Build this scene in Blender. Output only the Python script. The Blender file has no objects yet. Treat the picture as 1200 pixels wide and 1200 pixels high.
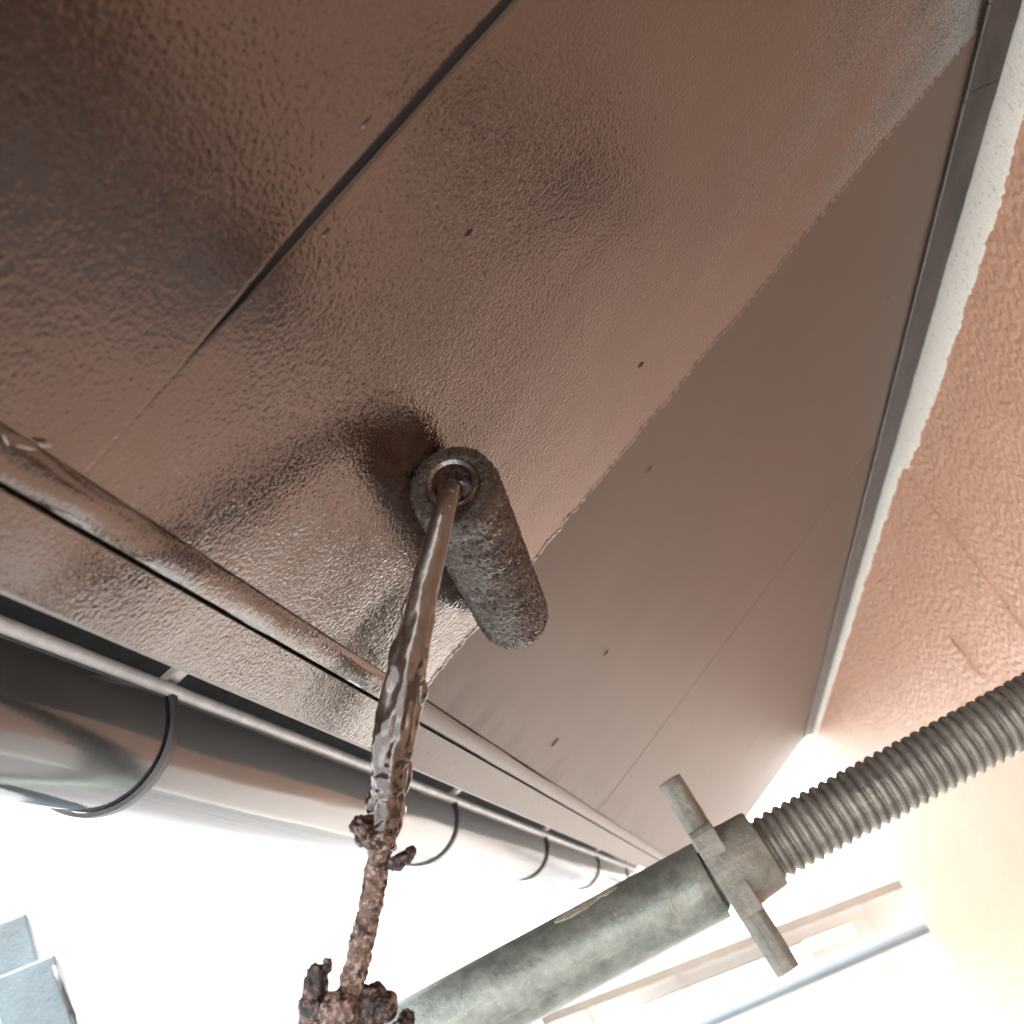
import bpy, bmesh, math, random
from mathutils import Vector, Matrix, noise

random.seed(7)
C = bpy.context.scene.collection
SC = bpy.context.scene
R = math.radians
H = 5.0                                    # height of the camera above the ground

# ------------------------------------------------------------------ camera
cam = bpy.data.cameras.new('camera'); cam_o = bpy.data.objects.new('camera', cam); C.objects.link(cam_o)
right = Vector((0.876455, 0.214807, -0.430910))
down = Vector((-0.481030, 0.351840, -0.803006))
fwd = Vector((-0.020880, 0.911080, 0.411701))
cam_o.matrix_world = Matrix(((right.x, -down.x, -fwd.x, 0), (right.y, -down.y, -fwd.y, 0),
                             (right.z, -down.z, -fwd.z, H), (0, 0, 0, 1)))
cam.sensor_width = 36; cam.lens = 36 * 1230 / 1200
cam.clip_start = 0.02; cam.clip_end = 2000
cam.dof.use_dof = True; cam.dof.focus_distance = 0.46; cam.dof.aperture_fstop = 18
SC.camera = cam_o

# ------------------------------------------------------------------ world, sun, exposure
SUN_EL, SUN_AZ = R(56), R(184)             # azimuth clockwise from +Y
w = bpy.data.worlds.new('World'); SC.world = w; w.use_nodes = True
nt = w.node_tree; bg = nt.nodes['Background']
sky = nt.nodes.new('ShaderNodeTexSky'); sky.sky_type = 'NISHITA'; sky.sun_disc = False
sky.sun_elevation = SUN_EL; sky.sun_rotation = SUN_AZ
sky.air_density = 0.8; sky.dust_density = 6.0; sky.ozone_density = 0.6
ov = nt.nodes.new('ShaderNodeMix'); ov.data_type = 'RGBA'; ov.inputs['Factor'].default_value = 0.85     # thin bright overcast over the blue
nt.links.new(sky.outputs[0], ov.inputs[6]); ov.inputs[7].default_value = (6.2, 6.3, 6.4, 1)
nt.links.new(ov.outputs[2], bg.inputs[0]); bg.inputs[1].default_value = 0.10
sl = bpy.data.lights.new('sun', 'SUN'); sl.energy = 1.5; sl.angle = R(35); sl.color = (1.0, 0.97, 0.93)
so = bpy.data.objects.new('sun', sl); C.objects.link(so)
sd = Vector((math.sin(SUN_AZ) * math.cos(SUN_EL), math.cos(SUN_AZ) * math.cos(SUN_EL), math.sin(SUN_EL)))
so.rotation_euler = sd.to_track_quat('Z', 'Y').to_euler(); so.location = (0, 0, 30)
vs = SC.view_settings
vs.view_transform = 'Standard'; vs.look = 'None'; vs.gamma = 1; vs.use_curve_mapping = False
vs.exposure = 3.48

# ------------------------------------------------------------------ helpers
def smooth01(x):
    x = max(0.0, min(1.0, x)); return x * x * (3 - 2 * x)

def nz(x, y, z, s=1.0):
    return noise.noise(Vector((x * s, y * s, z * s)))

def mesh_obj(name, verts, faces, mat, parent=None, smooth=False, auto=None):
    me = bpy.data.meshes.new(name)
    me.from_pydata([tuple(v) for v in verts], [], faces)
    bm = bmesh.new(); bm.from_mesh(me)
    bmesh.ops.recalc_face_normals(bm, faces=bm.faces[:])
    bm.to_mesh(me); bm.free()
    if smooth:
        for p in me.polygons: p.use_smooth = True
        if auto is not None:
            try: me.set_sharp_from_angle(angle=R(auto))
            except Exception: pass
    o = bpy.data.objects.new(name, me); C.objects.link(o)
    if mat: me.materials.append(mat)
    if parent: o.parent = parent; o.matrix_parent_inverse = parent.matrix_world.inverted()
    return o

def empty(name, loc):
    o = bpy.data.objects.new(name, None); C.objects.link(o); o.location = loc; o.empty_display_size = 0.05
    bpy.context.view_layer.update()
    return o

def tag(o, label=None, cat=None, group=None, kind=None):
    if label: o['label'] = label
    if cat: o['category'] = cat
    if group: o['group'] = group
    if kind: o['kind'] = kind
    return o

def bevel(o, w, seg=2):
    m = o.modifiers.new('bevel', 'BEVEL'); m.width = w; m.segments = seg; m.limit_method = 'ANGLE'; m.angle_limit = R(40)
    return o

def box_vf(c, ax, half):
    c = Vector(c); a = [Vector(v) for v in ax]; vs = []
    for i in (-1, 1):
        for j in (-1, 1):
            for k in (-1, 1):
                vs.append(c + a[0] * half[0] * i + a[1] * half[1] * j + a[2] * half[2] * k)
    f = [(0, 1, 3, 2), (4, 6, 7, 5), (0, 4, 5, 1), (2, 3, 7, 6), (0, 2, 6, 4), (1, 5, 7, 3)]
    return vs, f

WX = ((1, 0, 0), (0, 1, 0), (0, 0, 1))
def box(name, lo, hi, mat, parent=None, bev=None):
    c = [(a + b) / 2 for a, b in zip(lo, hi)]; h = [abs(b - a) / 2 for a, b in zip(lo, hi)]
    v, f = box_vf(c, WX, h)
    o = mesh_obj(name, v, f, mat, parent)
    if bev: bevel(o, bev)
    return o

def extrude_y(name, prof, ys, mat, parent=None, smooth=False, auto=35, closed=True, wob=None):
    """profile of (x, z) pairs swept along Y"""
    n = len(prof); v = []; f = []
    for y in ys:
        for i, (x, z) in enumerate(prof):
            dx, dz = wob(y, i) if wob else (0, 0)
            v.append((x + dx, y, z + dz))
    m = n if closed else n - 1
    for k in range(len(ys) - 1):
        for i in range(m):
            j = (i + 1) % n
            f.append((k * n + i, k * n + j, (k + 1) * n + j, (k + 1) * n + i))
    if closed:
        f.append(tuple(range(n))[::-1]); f.append(tuple((len(ys) - 1) * n + i for i in range(n)))
    return mesh_obj(name, v, f, mat, parent, smooth, auto)

def lin(a, b, n): return [a + (b - a) * i / (n - 1) for i in range(n)]

def catmull(pts, n):
    P = [Vector(p) for p in pts]; P = [P[0] * 2 - P[1]] + P + [P[-1] * 2 - P[-2]]
    out = []; seg = len(P) - 3
    for q in range(n):
        u = q / (n - 1) * seg; i = min(int(u), seg - 1); t = u - i
        a, b, c, d = P[i:i + 4]
        out.append(0.5 * ((2 * b) + (c - a) * t + (2 * a - 5 * b + 4 * c - d) * t * t + (3 * b - a - 3 * c + d) * t ** 3))
    return out

def tube(name, path, rad, mat, parent=None, around=20, disp=None, caps=True):
    """path: list of Vectors, rad(i, n): radius"""
    v = []; f = []; n = len(path)
    up = Vector((0.13, 0.97, 0.21))
    for i, p in enumerate(path):
        t = (path[min(i + 1, n - 1)] - path[max(i - 1, 0)]).normalized()
        a = up.cross(t).normalized(); b = t.cross(a).normalized()
        for k in range(around):
            th = 2 * math.pi * k / around
            d = a * math.cos(th) + b * math.sin(th)
            r = rad(i, n)
            if disp: r += disp(p + d * r, i, th)
            v.append(p + d * r)
    for i in range(n - 1):
        for k in range(around):
            j = (k + 1) % around
            f.append((i * around + k, i * around + j, (i + 1) * around + j, (i + 1) * around + k))
    if caps:
        f.append(tuple(range(around))[::-1]); f.append(tuple((n - 1) * around + k for k in range(around)))
    return mesh_obj(name, v, f, mat, parent, True, 60)

def lump(name, c, ax, half, mat, parent, power=2.6, amp=0.001, fr=300, nu=40, nv=24, seed=0):
    """rounded irregular block"""
    a = [Vector(x) for x in ax]; c = Vector(c); v = []; f = []
    sg = lambda x, e: math.copysign(abs(x) ** e, x)
    e = 2 / power
    for i in range(nv + 1):
        ph = -math.pi / 2 + math.pi * i / nv
        for k in range(nu):
            th = 2 * math.pi * k / nu
            q = (sg(math.cos(ph), e) * sg(math.cos(th), e), sg(math.cos(ph), e) * sg(math.sin(th), e), sg(math.sin(ph), e))
            d = a[0] * q[0] * half[0] + a[1] * q[1] * half[1] + a[2] * q[2] * half[2]
            p = c + d
            m = nz(p.x + seed, p.y, p.z, fr) + 0.5 * nz(p.x, p.y + seed, p.z, fr * 2.7) + 0.35 * nz(p.x, p.y + seed, p.z, fr * 6)
            v.append(p + (d.normalized() if d.length > 1e-9 else Vector((0, 0, 1))) * amp * m)
    for i in range(nv):
        for k in range(nu):
            j = (k + 1) % nu
            f.append((i * nu + k, i * nu + j, (i + 1) * nu + j, (i + 1) * nu + k))
    return mesh_obj(name, v, f, mat, parent, True)

# ------------------------------------------------------------------ materials
class NT:
    def __init__(s, name):
        s.m = bpy.data.materials.new(name); s.m.use_nodes = True; s.t = s.m.node_tree
        s.b = s.t.nodes['Principled BSDF']; s._co = None
    def n(s, typ, **kw):
        x = s.t.nodes.new(typ)
        for k, v in kw.items():
            if k in x.inputs: x.inputs[k].default_value = v
            else: setattr(x, k, v)
        return x
    def l(s, a, b): s.t.links.new(a, b)
    def co(s, scale=(1, 1, 1), rot=(0, 0, 0)):
        if s._co is None: s._co = s.n('ShaderNodeNewGeometry')
        mp = s.n('ShaderNodeMapping'); mp.inputs['Scale'].default_value = scale; mp.inputs['Rotation'].default_value = rot
        s.l(s._co.outputs['Position'], mp.inputs['Vector']); return mp.outputs[0]
    def noise(s, scale, detail=3, rough=0.5, co=None, dist=0.0):
        x = s.n('ShaderNodeTexNoise'); x.inputs['Scale'].default_value = scale; x.inputs['Detail'].default_value = detail
        x.inputs['Roughness'].default_value = rough; x.inputs['Distortion'].default_value = dist
        s.l(co or s.co(), x.inputs['Vector']); return x.outputs['Fac']
    def voro(s, scale, co=None, feature='F1', out='Distance', rnd=1.0):
        x = s.n('ShaderNodeTexVoronoi'); x.feature = feature; x.inputs['Scale'].default_value = scale
        x.inputs['Randomness'].default_value = rnd
        s.l(co or s.co(), x.inputs['Vector']); return x.outputs[out]
    def ramp(s, fac, stops, interp='LINEAR'):
        x = s.n('ShaderNodeValToRGB'); x.color_ramp.interpolation = interp; e = x.color_ramp.elements
        while len(e) < len(stops): e.new(0.5)
        for el, (p, c) in zip(e, stops):
            el.position = p; el.color = (c, c, c, 1) if isinstance(c, (int, float)) else (*c, 1)
        s.l(fac, x.inputs[0]); return x.outputs[0]
    def math(s, op, a, b=None, clamp=False):
        x = s.n('ShaderNodeMath'); x.operation = op; x.use_clamp = clamp
        for i, q in enumerate((a, b)):
            if q is None: continue
            if isinstance(q, (int, float)): x.inputs[i].default_value = q
            else: s.l(q, x.inputs[i])
        return x.outputs[0]
    def mix(s, fac, a, b):
        x = s.n('ShaderNodeMix'); x.data_type = 'RGBA'
        if isinstance(fac, (int, float)): x.inputs['Factor'].default_value = fac
        else: s.l(fac, x.inputs['Factor'])
        for nm, q in (('A', a), ('B', b)):
            i = [z for z in x.inputs if z.name == nm and z.type == 'RGBA'][0]
            if isinstance(q, tuple): i.default_value = (*q, 1)
            else: s.l(q, i)
        return [z for z in x.outputs if z.type == 'RGBA'][0]
    def bump(s, h, dist, strength=1.0, prev=None):
        x = s.n('ShaderNodeBump'); x.inputs['Distance'].default_value = dist; x.inputs['Strength'].default_value = strength
        s.l(h, x.inputs['Height'])
        if prev is not None: s.l(prev, x.inputs['Normal'])
        return x.outputs[0]
    def out(s, col=None, rough=None, nrm=None, metal=None, spec=None, coat=None):
        for nm, q in (('Base Color', col), ('Roughness', rough), ('Metallic', metal), ('Specular IOR Level', spec), ('Coat Weight', coat)):
            if q is None: continue
            if isinstance(q, tuple): s.b.inputs[nm].default_value = (*q, 1)
            elif isinstance(q, (int, float)): s.b.inputs[nm].default_value = q
            else: s.l(q, s.b.inputs[nm])
        if nrm is not None: s.l(nrm, s.b.inputs['Normal'])
        return s.m

def m_wet():
    k = NT('wet_brown_paint')
    n1 = k.noise(640, 1.0, 0.5, dist=0.3); n2 = k.noise(1500, 0.0, 0.5); n3 = k.noise(16, 1, 0.5)
    # roller lanes run up the slope; how wet the film lies changes from lane to lane and in patches
    lane = k.noise(1.0, 2, 0.5, co=k.co((3.0, 17.0, 3.0)))
    patch = k.noise(14, 2, 0.55)
    amt = k.ramp(k.math('ADD', k.math('MULTIPLY', lane, 0.55), k.math('MULTIPLY', patch, 0.45)), [(0.36, 0.22), (0.50, 0.60), (0.62, 1.0)])
    sy = k.n('ShaderNodeSeparateXYZ'); k.l(k._co.outputs['Position'], sy.inputs[0])    # the strip rolled first has had time to level out
    amt = k.math('MULTIPLY', amt, k.ramp(sy.outputs[1], [(0.08, 0.22), (0.36, 1.0)]))
    h = k.math('MULTIPLY', k.math('ADD', n1, k.math('MULTIPLY', n2, 0.25)), amt)
    nr = k.bump(h, 0.00048)
    nr = k.bump(n3, 0.0008, 1.0, nr)
    lap = k.ramp(k.noise(1.0, 1, 0.5, co=k.co((4.0, 34.0, 4.0))), [(0.48, 0.0), (0.62, 1.0)])
    nr = k.bump(lap, 0.00004, 1.0, nr)
    col = k.mix(k.ramp(k.noise(6, 2), [(0.3, 0.0), (0.7, 1.0)]), (0.034, 0.0170, 0.0100), (0.041, 0.0210, 0.0125))
    k.l(nr, k.b.inputs['Coat Normal']); k.b.inputs['Coat IOR'].default_value = 1.6; k.b.inputs['Coat Roughness'].default_value = 0.05
    return k.out(col, k.ramp(lane, [(0.35, 0.045), (0.65, 0.10)]), nr, spec=0.6, coat=0.75)

def m_old():
    k = NT('old_soffit_paint')
    nr = k.bump(k.noise(450, 0), 0.00002)
    cl = k.noise(9, 4, 0.6); fine = k.noise(160, 3, 0.6)
    col = k.mix(k.ramp(cl, [(0.35, 0.0), (0.7, 1.0)]), (0.122, 0.092, 0.074), (0.138, 0.105, 0.085))
    col = k.mix(k.ramp(fine, [(0.64, 0.0), (0.78, 0.22)]), col, (0.085, 0.062, 0.052))
    sx = k.n('ShaderNodeSeparateXYZ'); k.l(k._co.outputs['Position'], sx.inputs[0])     # grime gathered along the batten
    near = k.ramp(k.math('ADD', k.math('MULTIPLY', sx.outputs[0], 10.0), 1.0), [(0.06, 1.0), (0.42, 0.0)])
    grime = k.math('MULTIPLY', near, k.ramp(k.noise(34, 4, 0.6), [(0.42, 0.0), (0.62, 0.6)]))
    col = k.mix(grime, col, (0.040, 0.032, 0.029))
    return k.out(col, 0.50, nr, spec=0.35)

def m_old_dirty():
    k = NT('grubby_batten_paint')
    nr = k.bump(k.noise(420, 4, 0.6), 0.00022)
    spots = k.ramp(k.noise(170, 4, 0.65), [(0.55, 0.0), (0.68, 1.0)])
    col = k.mix(spots, (0.110, 0.085, 0.072), (0.075, 0.057, 0.048))
    return k.out(col, 0.42, nr)

def m_wall():
    k = NT('pink_stucco')
    big = k.noise(150, 1.0, 0.4); fine = k.noise(480, 1, 0.5)
    h = k.math('ADD', k.ramp(big, [(0.30, 0.0), (0.72, 1.0)]), k.math('MULTIPLY', fine, 0.22))
    nr = k.bump(h, 0.0013)
    nr = k.bump(k.noise(14, 2), 0.004, 1.0, nr)
    col = k.mix(k.ramp(k.noise(4, 4), [(0.3, 0.0), (0.7, 1.0)]), (0.64, 0.362, 0.248), (0.68, 0.395, 0.274))
    col = k.mix(k.ramp(k.noise(300, 3), [(0.4, 0.0), (0.75, 0.4)]), col, (0.76, 0.50, 0.37))
    return k.out(col, 0.42, nr)

def m_primer():
    k = NT('white_undercoat')
    n1 = k.noise(420, 4, 0.65); n2 = k.noise(1200, 2)
    nr = k.bump(n1, 0.0016); nr = k.bump(n2, 0.0003, 1.0, nr)
    col = k.mix(k.ramp(k.noise(260, 3), [(0.60, 0.0), (0.72, 0.6)]), (0.86, 0.845, 0.79), (0.40, 0.38, 0.33))
    return k.out(col, 0.6, nr)

def m_trim():
    k = NT('dark_wall_trim')
    nr = k.bump(k.noise(300, 4, 0.6, co=k.co((1, 0.15, 1))), 0.0006)
    col = k.mix(k.ramp(k.noise(60, 4, co=k.co((1, 0.3, 1))), [(0.35, 0.0), (0.7, 1.0)]), (0.025, 0.019, 0.0145), (0.055, 0.042, 0.033))
    return k.out(col, 0.45, nr)

def m_nap():
    k = NT('paint_soaked_nap')
    n = k.noise(800, 2, 0.5); nr = k.bump(n, 0.0007)
    col = k.mix(k.ramp(k.noise(520, 3), [(0.35, 0.0), (0.7, 1.0)]), (0.036, 0.0230, 0.0168), (0.082, 0.055, 0.041))
    load = k.noise(75, 2, 0.5)
    col = k.mix(k.ramp(load, [(0.40, 0.0), (0.62, 0.75)]), col, (0.030, 0.0175, 0.0125))
    return k.out(col, k.ramp(load, [(0.38, 0.50), (0.62, 0.18)]), nr, spec=0.55)

def m_coat(name, a, b, rough=0.08, sc=90):
    k = NT(name)
    nr = k.bump(k.noise(sc * 2.2, 1, 0.5), 0.0006)
    col = k.mix(k.ramp(k.noise(sc, 2, co=k.co((1.6, 1.6, 0.6))), [(0.42, 0.0), (0.58, 1.0)]), a, b)
    return k.out(col, rough, nr, spec=0.8, coat=1.0)

def m_crust():
    k = NT('crusted_dried_paint')
    n = k.noise(430, 5, 0.7); v = k.voro(500)
    nr = k.bump(n, 0.0016); nr = k.bump(v, 0.0008, 1.0, nr)
    a = k.ramp(k.noise(260, 4, 0.65), [(0.40, 0.0), (0.50, 1.0)])
    b = k.ramp(k.noise(520, 4, 0.65), [(0.52, 0.0), (0.62, 1.0)])
    col = k.mix(a, (0.04, 0.028, 0.024), (0.22, 0.145, 0.120))
    col = k.mix(b, col, (0.50, 0.42, 0.38))
    return k.out(col, 0.45, nr)

def m_crust_dark():
    k = NT('crusted_black_paint')
    n = k.noise(380, 4, 0.6); nr = k.bump(n, 0.0011)
    a = k.ramp(k.noise(300, 4, 0.65), [(0.50, 0.0), (0.62, 1.0)])
    col = k.mix(a, (0.022, 0.018, 0.019), (0.27, 0.18, 0.155))
    return k.out(col, 0.35, nr)

def m_galv(name='galvanised_steel', base=(0.178, 0.206, 0.190), light=(0.36, 0.395, 0.36), rough=0.42, metal=0.5, rust=True, bumpd=0.00035):
    k = NT(name)
    sp = k.noise(75, 6, 0.72); fn = k.noise(420, 4, 0.6)
    st = k.noise(120, 4, 0.6, co=k.co((0.12, 1, 1)))
    col = k.mix(k.ramp(sp, [(0.35, 0.0), (0.68, 1.0)]), base, light)
    col = k.mix(k.ramp(st, [(0.58, 0.0), (0.72, 0.55)]), col, (0.46, 0.45, 0.40))
    col = k.mix(k.ramp(fn, [(0.60, 0.0), (0.72, 0.5)]), col, (0.50, 0.49, 0.44))
    col = k.mix(k.ramp(k.noise(260, 4, 0.6), [(0.24, 0.6), (0.36, 0.0)]), col, (0.07, 0.07, 0.06))
    if rust:
        col = k.mix(k.ramp(k.noise(38, 5, 0.7), [(0.66, 0.0), (0.76, 0.6)]), col, (0.22, 0.12, 0.06))
    nr = k.bump(fn, bumpd); nr = k.bump(k.noise(40, 3), 0.0015, 1.0, nr)
    return k.out(col, k.ramp(sp, [(0.3, rough - 0.12), (0.7, rough + 0.1)]), nr, metal=metal)

def m_gutter():
    k = NT('dark_glossy_gutter')
    wv = k.noise(30, 2, 0.5, co=k.co((1.0, 0.10, 1.0)))
    nr = k.bump(wv, 0.0016)
    nr = k.bump(k.noise(500, 3), 0.00003, 1.0, nr)
    dirt = k.noise(26, 5, 0.65, co=k.co((1, 0.2, 1)))
    col = k.mix(k.ramp(dirt, [(0.45, 0.0), (0.75, 1.0)]), (0.020, 0.021, 0.026), (0.042, 0.042, 0.046))
    return k.out(col, k.ramp(dirt, [(0.3, 0.06), (0.75, 0.20)]), nr, spec=1.0)

def m_flat(name, c, rough=0.6, var=0.12, sc=8, bsc=60, bd=0.002, metal=0.0):
    k = NT(name)
    c2 = tuple(x * (1 - var) for x in c)
    col = k.mix(k.ramp(k.noise(sc, 4, 0.6), [(0.35, 0.0), (0.65, 1.0)]), c2, c)
    nr = k.bump(k.noise(bsc, 4, 0.6), bd)
    return k.out(col, rough, nr, metal=metal)

def m_glass():
    k = NT('added_window_glass'); return k.out((0.03, 0.035, 0.04), 0.03, None, spec=0.8)

def m_board(name, c, pitch):
    return m_flat(name, c, 0.55, 0.06, 3, 40, 0.001)

WET, OLD, DIRTY = m_wet(), m_old(), m_old_dirty()
WALL, PRIMER, TRIM = m_wall(), m_primer(), m_trim()
NAP, CRUST, CRUSTD = m_nap(), m_crust(), m_crust_dark()
COAT = m_coat('wet_paint_on_rod', (0.036, 0.022, 0.016), (0.062, 0.040, 0.031), 0.05)
CORE = m_coat('wet_dark_core', (0.035, 0.022, 0.020), (0.075, 0.045, 0.038), 0.10, 200)
GALV = m_galv(); NUTM = m_galv('cast_iron_zinc', (0.185, 0.192, 0.172), (0.35, 0.355, 0.315), 0.55, 0.25, True, 0.0008)
RODM = m_galv('threaded_zinc', (0.17, 0.172, 0.158), (0.31, 0.31, 0.285), 0.42, 0.45, False)
GUT = m_gutter()
BLUEP = m_galv('pale_blue_zinc', (0.20, 0.29, 0.35), (0.30, 0.40, 0.46), 0.4, 0.3, False)
POSTM = m_flat('blue_grey_post_paint', (0.055, 0.080, 0.094), 0.45, 0.4, 22, 300, 0.0006)
ARM = m_flat('pale_bracket_zinc', (0.52, 0.50, 0.47), 0.4, 0.25, 120, 300, 0.0003, 0.2)
STRAP = m_flat('dark_bracket_steel', (0.085, 0.088, 0.095), 0.35, 0.3, 90, 300, 0.0002, 0.3)
ROOFM = m_flat('dark_roof_metal', (0.05, 0.055, 0.052), 0.6, 0.3, 30)
CONC = m_flat('pale_concrete_ground', (0.38, 0.37, 0.355), 0.85, 0.18, 0.8, 30, 0.004)
CREAM = m_flat('white_house_cladding', (0.80, 0.79, 0.76), 0.6, 0.05, 2.0, 20, 0.002)
CREAM2 = m_flat('cream_trim', (0.66, 0.65, 0.62), 0.6, 0.1, 2.0, 20, 0.002)
BROWNT = m_flat('weathered_brown_board', (0.10, 0.085, 0.07), 0.6, 0.25, 4.0, 20, 0.002)
WHITEP = m_flat('white_enamel', (0.85, 0.85, 0.83), 0.35, 0.04, 4, 20, 0.001)
TILE = m_flat('grey_roof_tile', (0.22, 0.22, 0.23), 0.6, 0.3, 3, 20, 0.003)
GLASS = m_glass()

# ------------------------------------------------------------------ ground
g = mesh_obj('ground', [(-400, -400, 0), (400, -400, 0), (400, 400, 0), (-400, 400, 0)], [(0, 1, 2, 3)], CONC)
tag(g, kind='structure')

# ------------------------------------------------------------------ the house with the eave being painted
T = R(24.2); CT, ST = math.cos(T), math.sin(T)
Z0 = 0.1825 / CT
def SP(s, y, h=0.0):                        # s: up the slope, h: below the soffit plane
    return Vector((s * CT + h * ST, y, H + Z0 + s * ST - h * CT))
def sp2(s, h=0.0):
    p = SP(s, 0, h); return (p.x, p.z)

YA, YE = -1.6, 3.22                         # the eave's length
XW = 0.395                                  # face of the house wall
S_IN, S_OUT = 0.402, -0.1375
house = empty('house', (1.5, 1.0, 0))
tag(house, 'pink rendered house with brown sloping eave soffit, half freshly painted', 'house')

# wall panels
WY = [(-2.2, -0.6385), (-0.6355, 1.1820), (1.1845, 3.29)]
panels = []
for a, b in WY:
    o = box('wall_panel', (XW, a, 0.0), (XW + 0.12, b, H + 0.395), WALL, house)
    bevel(o, 0.0012, 1); panels.append(o)
for a, b in zip(WY[:-1], WY[1:]):           # the filled joint behind the gap
    box('joint_sealant', (XW + 0.0014, a[1] - 0.004, 0.02), (XW + 0.01, b[0] + 0.004, H + 0.39), WALL, house)
box('end_wall', (XW + 0.1205, 3.16, 0.0), (4.0, 3.285, H + 0.5), WALL, house)
# unseen dark window added beside the camera to darken the wet paint's reflection
wf = box('added_window_frame', (XW - 0.035, 0.02, H - 1.30), (XW - 0.0006, 1.06, H - 0.30), TRIM, house, 0.004)
for a, b in ((0.06, 0.525), (0.555, 1.02)):
    box('pane', (XW - 0.0385, a, H - 1.26), (XW - 0.0355, b, H - 0.34), GLASS, wf)  # panes of the added window
# shallow scratch raised in the render below the joint
def ridge(name, pts, wdt, hgt, parent):
    v = []; f = []
    n = len(pts)
    for i, (y, z) in enumerate(pts):
        k = math.sin(math.pi * (i + 0.001) / (n - 1 + 0.002)) ** 0.5
        v += [(XW + 0.0005, y - wdt * k, z), (XW - hgt * k, y, z), (XW + 0.0005, y + wdt * k, z)]
    for i in range(n - 1):
        for j in (0, 1): f.append((i * 3 + j, i * 3 + j + 1, i * 3 + j + 4, i * 3 + j + 3))
    return mesh_obj(name, v, f, WALL, parent, True)
ridge('trowel_ridge', [(1.428 - 0.012 * i / 11 + 0.002 * math.sin(i), H + 0.192 - 0.075 * i / 11) for i in range(12)], 0.004, 0.004, panels[2])
ridge('joint_ridge', [(1.1795 + 0.0006 * math.sin(i * 1.7), H + 0.335 - 0.75 * i / 39) for i in range(40)], 0.0026, 0.0030, panels[1])

# white undercoat brushed along the top of the wall, with a ragged lower edge
def primer_low(y):
    key = [(-2, .036), (0.5, .036), (0.70, .043), (0.95, .045), (1.10, .042), (1.165, .040), (1.185, .032), (1.6, .030), (2.2, .030), (3.0, .030), (3.3, .030)]
    for (a, va), (b, vb) in zip(key[:-1], key[1:]):
        if a <= y <= b:
            q = va + (vb - va) * (y - a) / (b - a); break
    return q + 0.0030 * nz(y, 3.1, 0.2, 45) + 0.0024 * nz(y, 1.1, 0.7, 160) + 0.0018 * nz(y, 4.1, 2.7, 420)
ZW = Z0 + XW * math.tan(T) + H             # soffit plane at the wall
v = []; f = []
ysv = lin(-0.2, 3.288, 1500)
for y in ysv:
    zt = ZW - 0.004; zb = ZW - primer_low(y)
    for z, x in ((zt, 0.0010), (zt - 0.3 * (zt - zb), 0.0014), (zb + 0.0016, 0.0013), (zb, -0.0002)):
        v.append((XW - x - 0.0003 * nz(y, z, 0, 300), y, z))
for i in range(len(ysv) - 1):
    for j in range(3): f.append((i * 4 + j, i * 4 + j + 1, i * 4 + j + 5, i * 4 + j + 4))
tag(mesh_obj('white_undercoat', v, f, PRIMER, house, True), 'ragged white undercoat strip along the top of the pink wall')

# trim between soffit and wall: level underside with an inner bead and a groove
zt = ZW - 0.0142
xi = S_IN * CT
prof = [(xi - 0.003, H + Z0 + (xi - 0.003) * math.tan(T) + 0.002), (xi - 0.003, zt - 0.0028), (xi - 0.0018, zt - 0.0036), (xi - 0.0004, zt - 0.0030), (xi + 0.0004, zt + 0.0005),
        (xi + 0.012, zt + 0.0012), (xi + 0.020, zt - 0.0006), (XW - 0.0035, zt + 0.000), (XW - 0.0025, zt + 0.006), (XW - 0.0021, ZW - 0.002)]
def trw(y, i): return (0.0006 * nz(y, i * 0.3, 0, 18), 0.0007 * nz(y, 5, i * 0.2, 45))
TY = [(-0.9, 0.4995), (0.5003, 0.5788), (0.5796, 1.90), (1.9008, YE)]
for a, b in TY:
    extrude_y('wall_trim', prof, lin(a, b, max(8, int((b - a) * 60))), TRIM, house, True, 30, True, trw)

# soffit boards, 0.9 m each, butted with narrow gaps
SJ = [-0.692, 0.2079, 1.107, 2.010, YE]
SJ0 = -1.6
sof = []
prev = SJ0
for i, yj in enumerate(SJ):
    gp = 0.0025 if i == 1 else 0.0012 if i < 2 else 0.0008
    a = prev + (0 if i == 0 else (0.0025 if i == 2 else 0.0012 if i == 1 else 0.0008)); b = yj - (0 if yj == YE else gp)
    p = [sp2(-0.1022), sp2(S_IN - 0.003), sp2(S_IN - 0.003, -0.009), sp2(-0.1022, -0.009)]
    o = extrude_y('soffit_panel', p, [a, b], OLD, house)
    bevel(o, 0.0007, 2); sof.append(o); prev = yj
# near-flush black strips stand in for the darkness inside the open gaps
GAP_SHADE = m_flat('gap_shade_black', (0.008, 0.008, 0.009), 0.8, 0.2)
for k_, yj in enumerate(SJ[:-1]):
    extrude_y('gap_shade_strip', [sp2(-0.1015, -0.0006), sp2(S_IN - 0.004, -0.0006), sp2(S_IN - 0.004, -0.0085), sp2(-0.1015, -0.0085)], [yj - (0.0011, 0.00245, 0.00075, 0.00075)[k_], yj + (0.0011, 0.00245, 0.00075, 0.00075)[k_]], GAP_SHADE, house)
# fascia board: its lower edge is the narrow band outside the batten
p = [sp2(-0.1085, -0.0065), sp2(-0.1145, -0.0065), sp2(-0.1147), sp2(S_OUT + 0.0015), sp2(S_OUT, -0.0015), sp2(S_OUT, -0.168), sp2(-0.1085, -0.168)]
fas = extrude_y('fascia_board', p, lin(YA, YE, 30), DIRTY, house)
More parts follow.
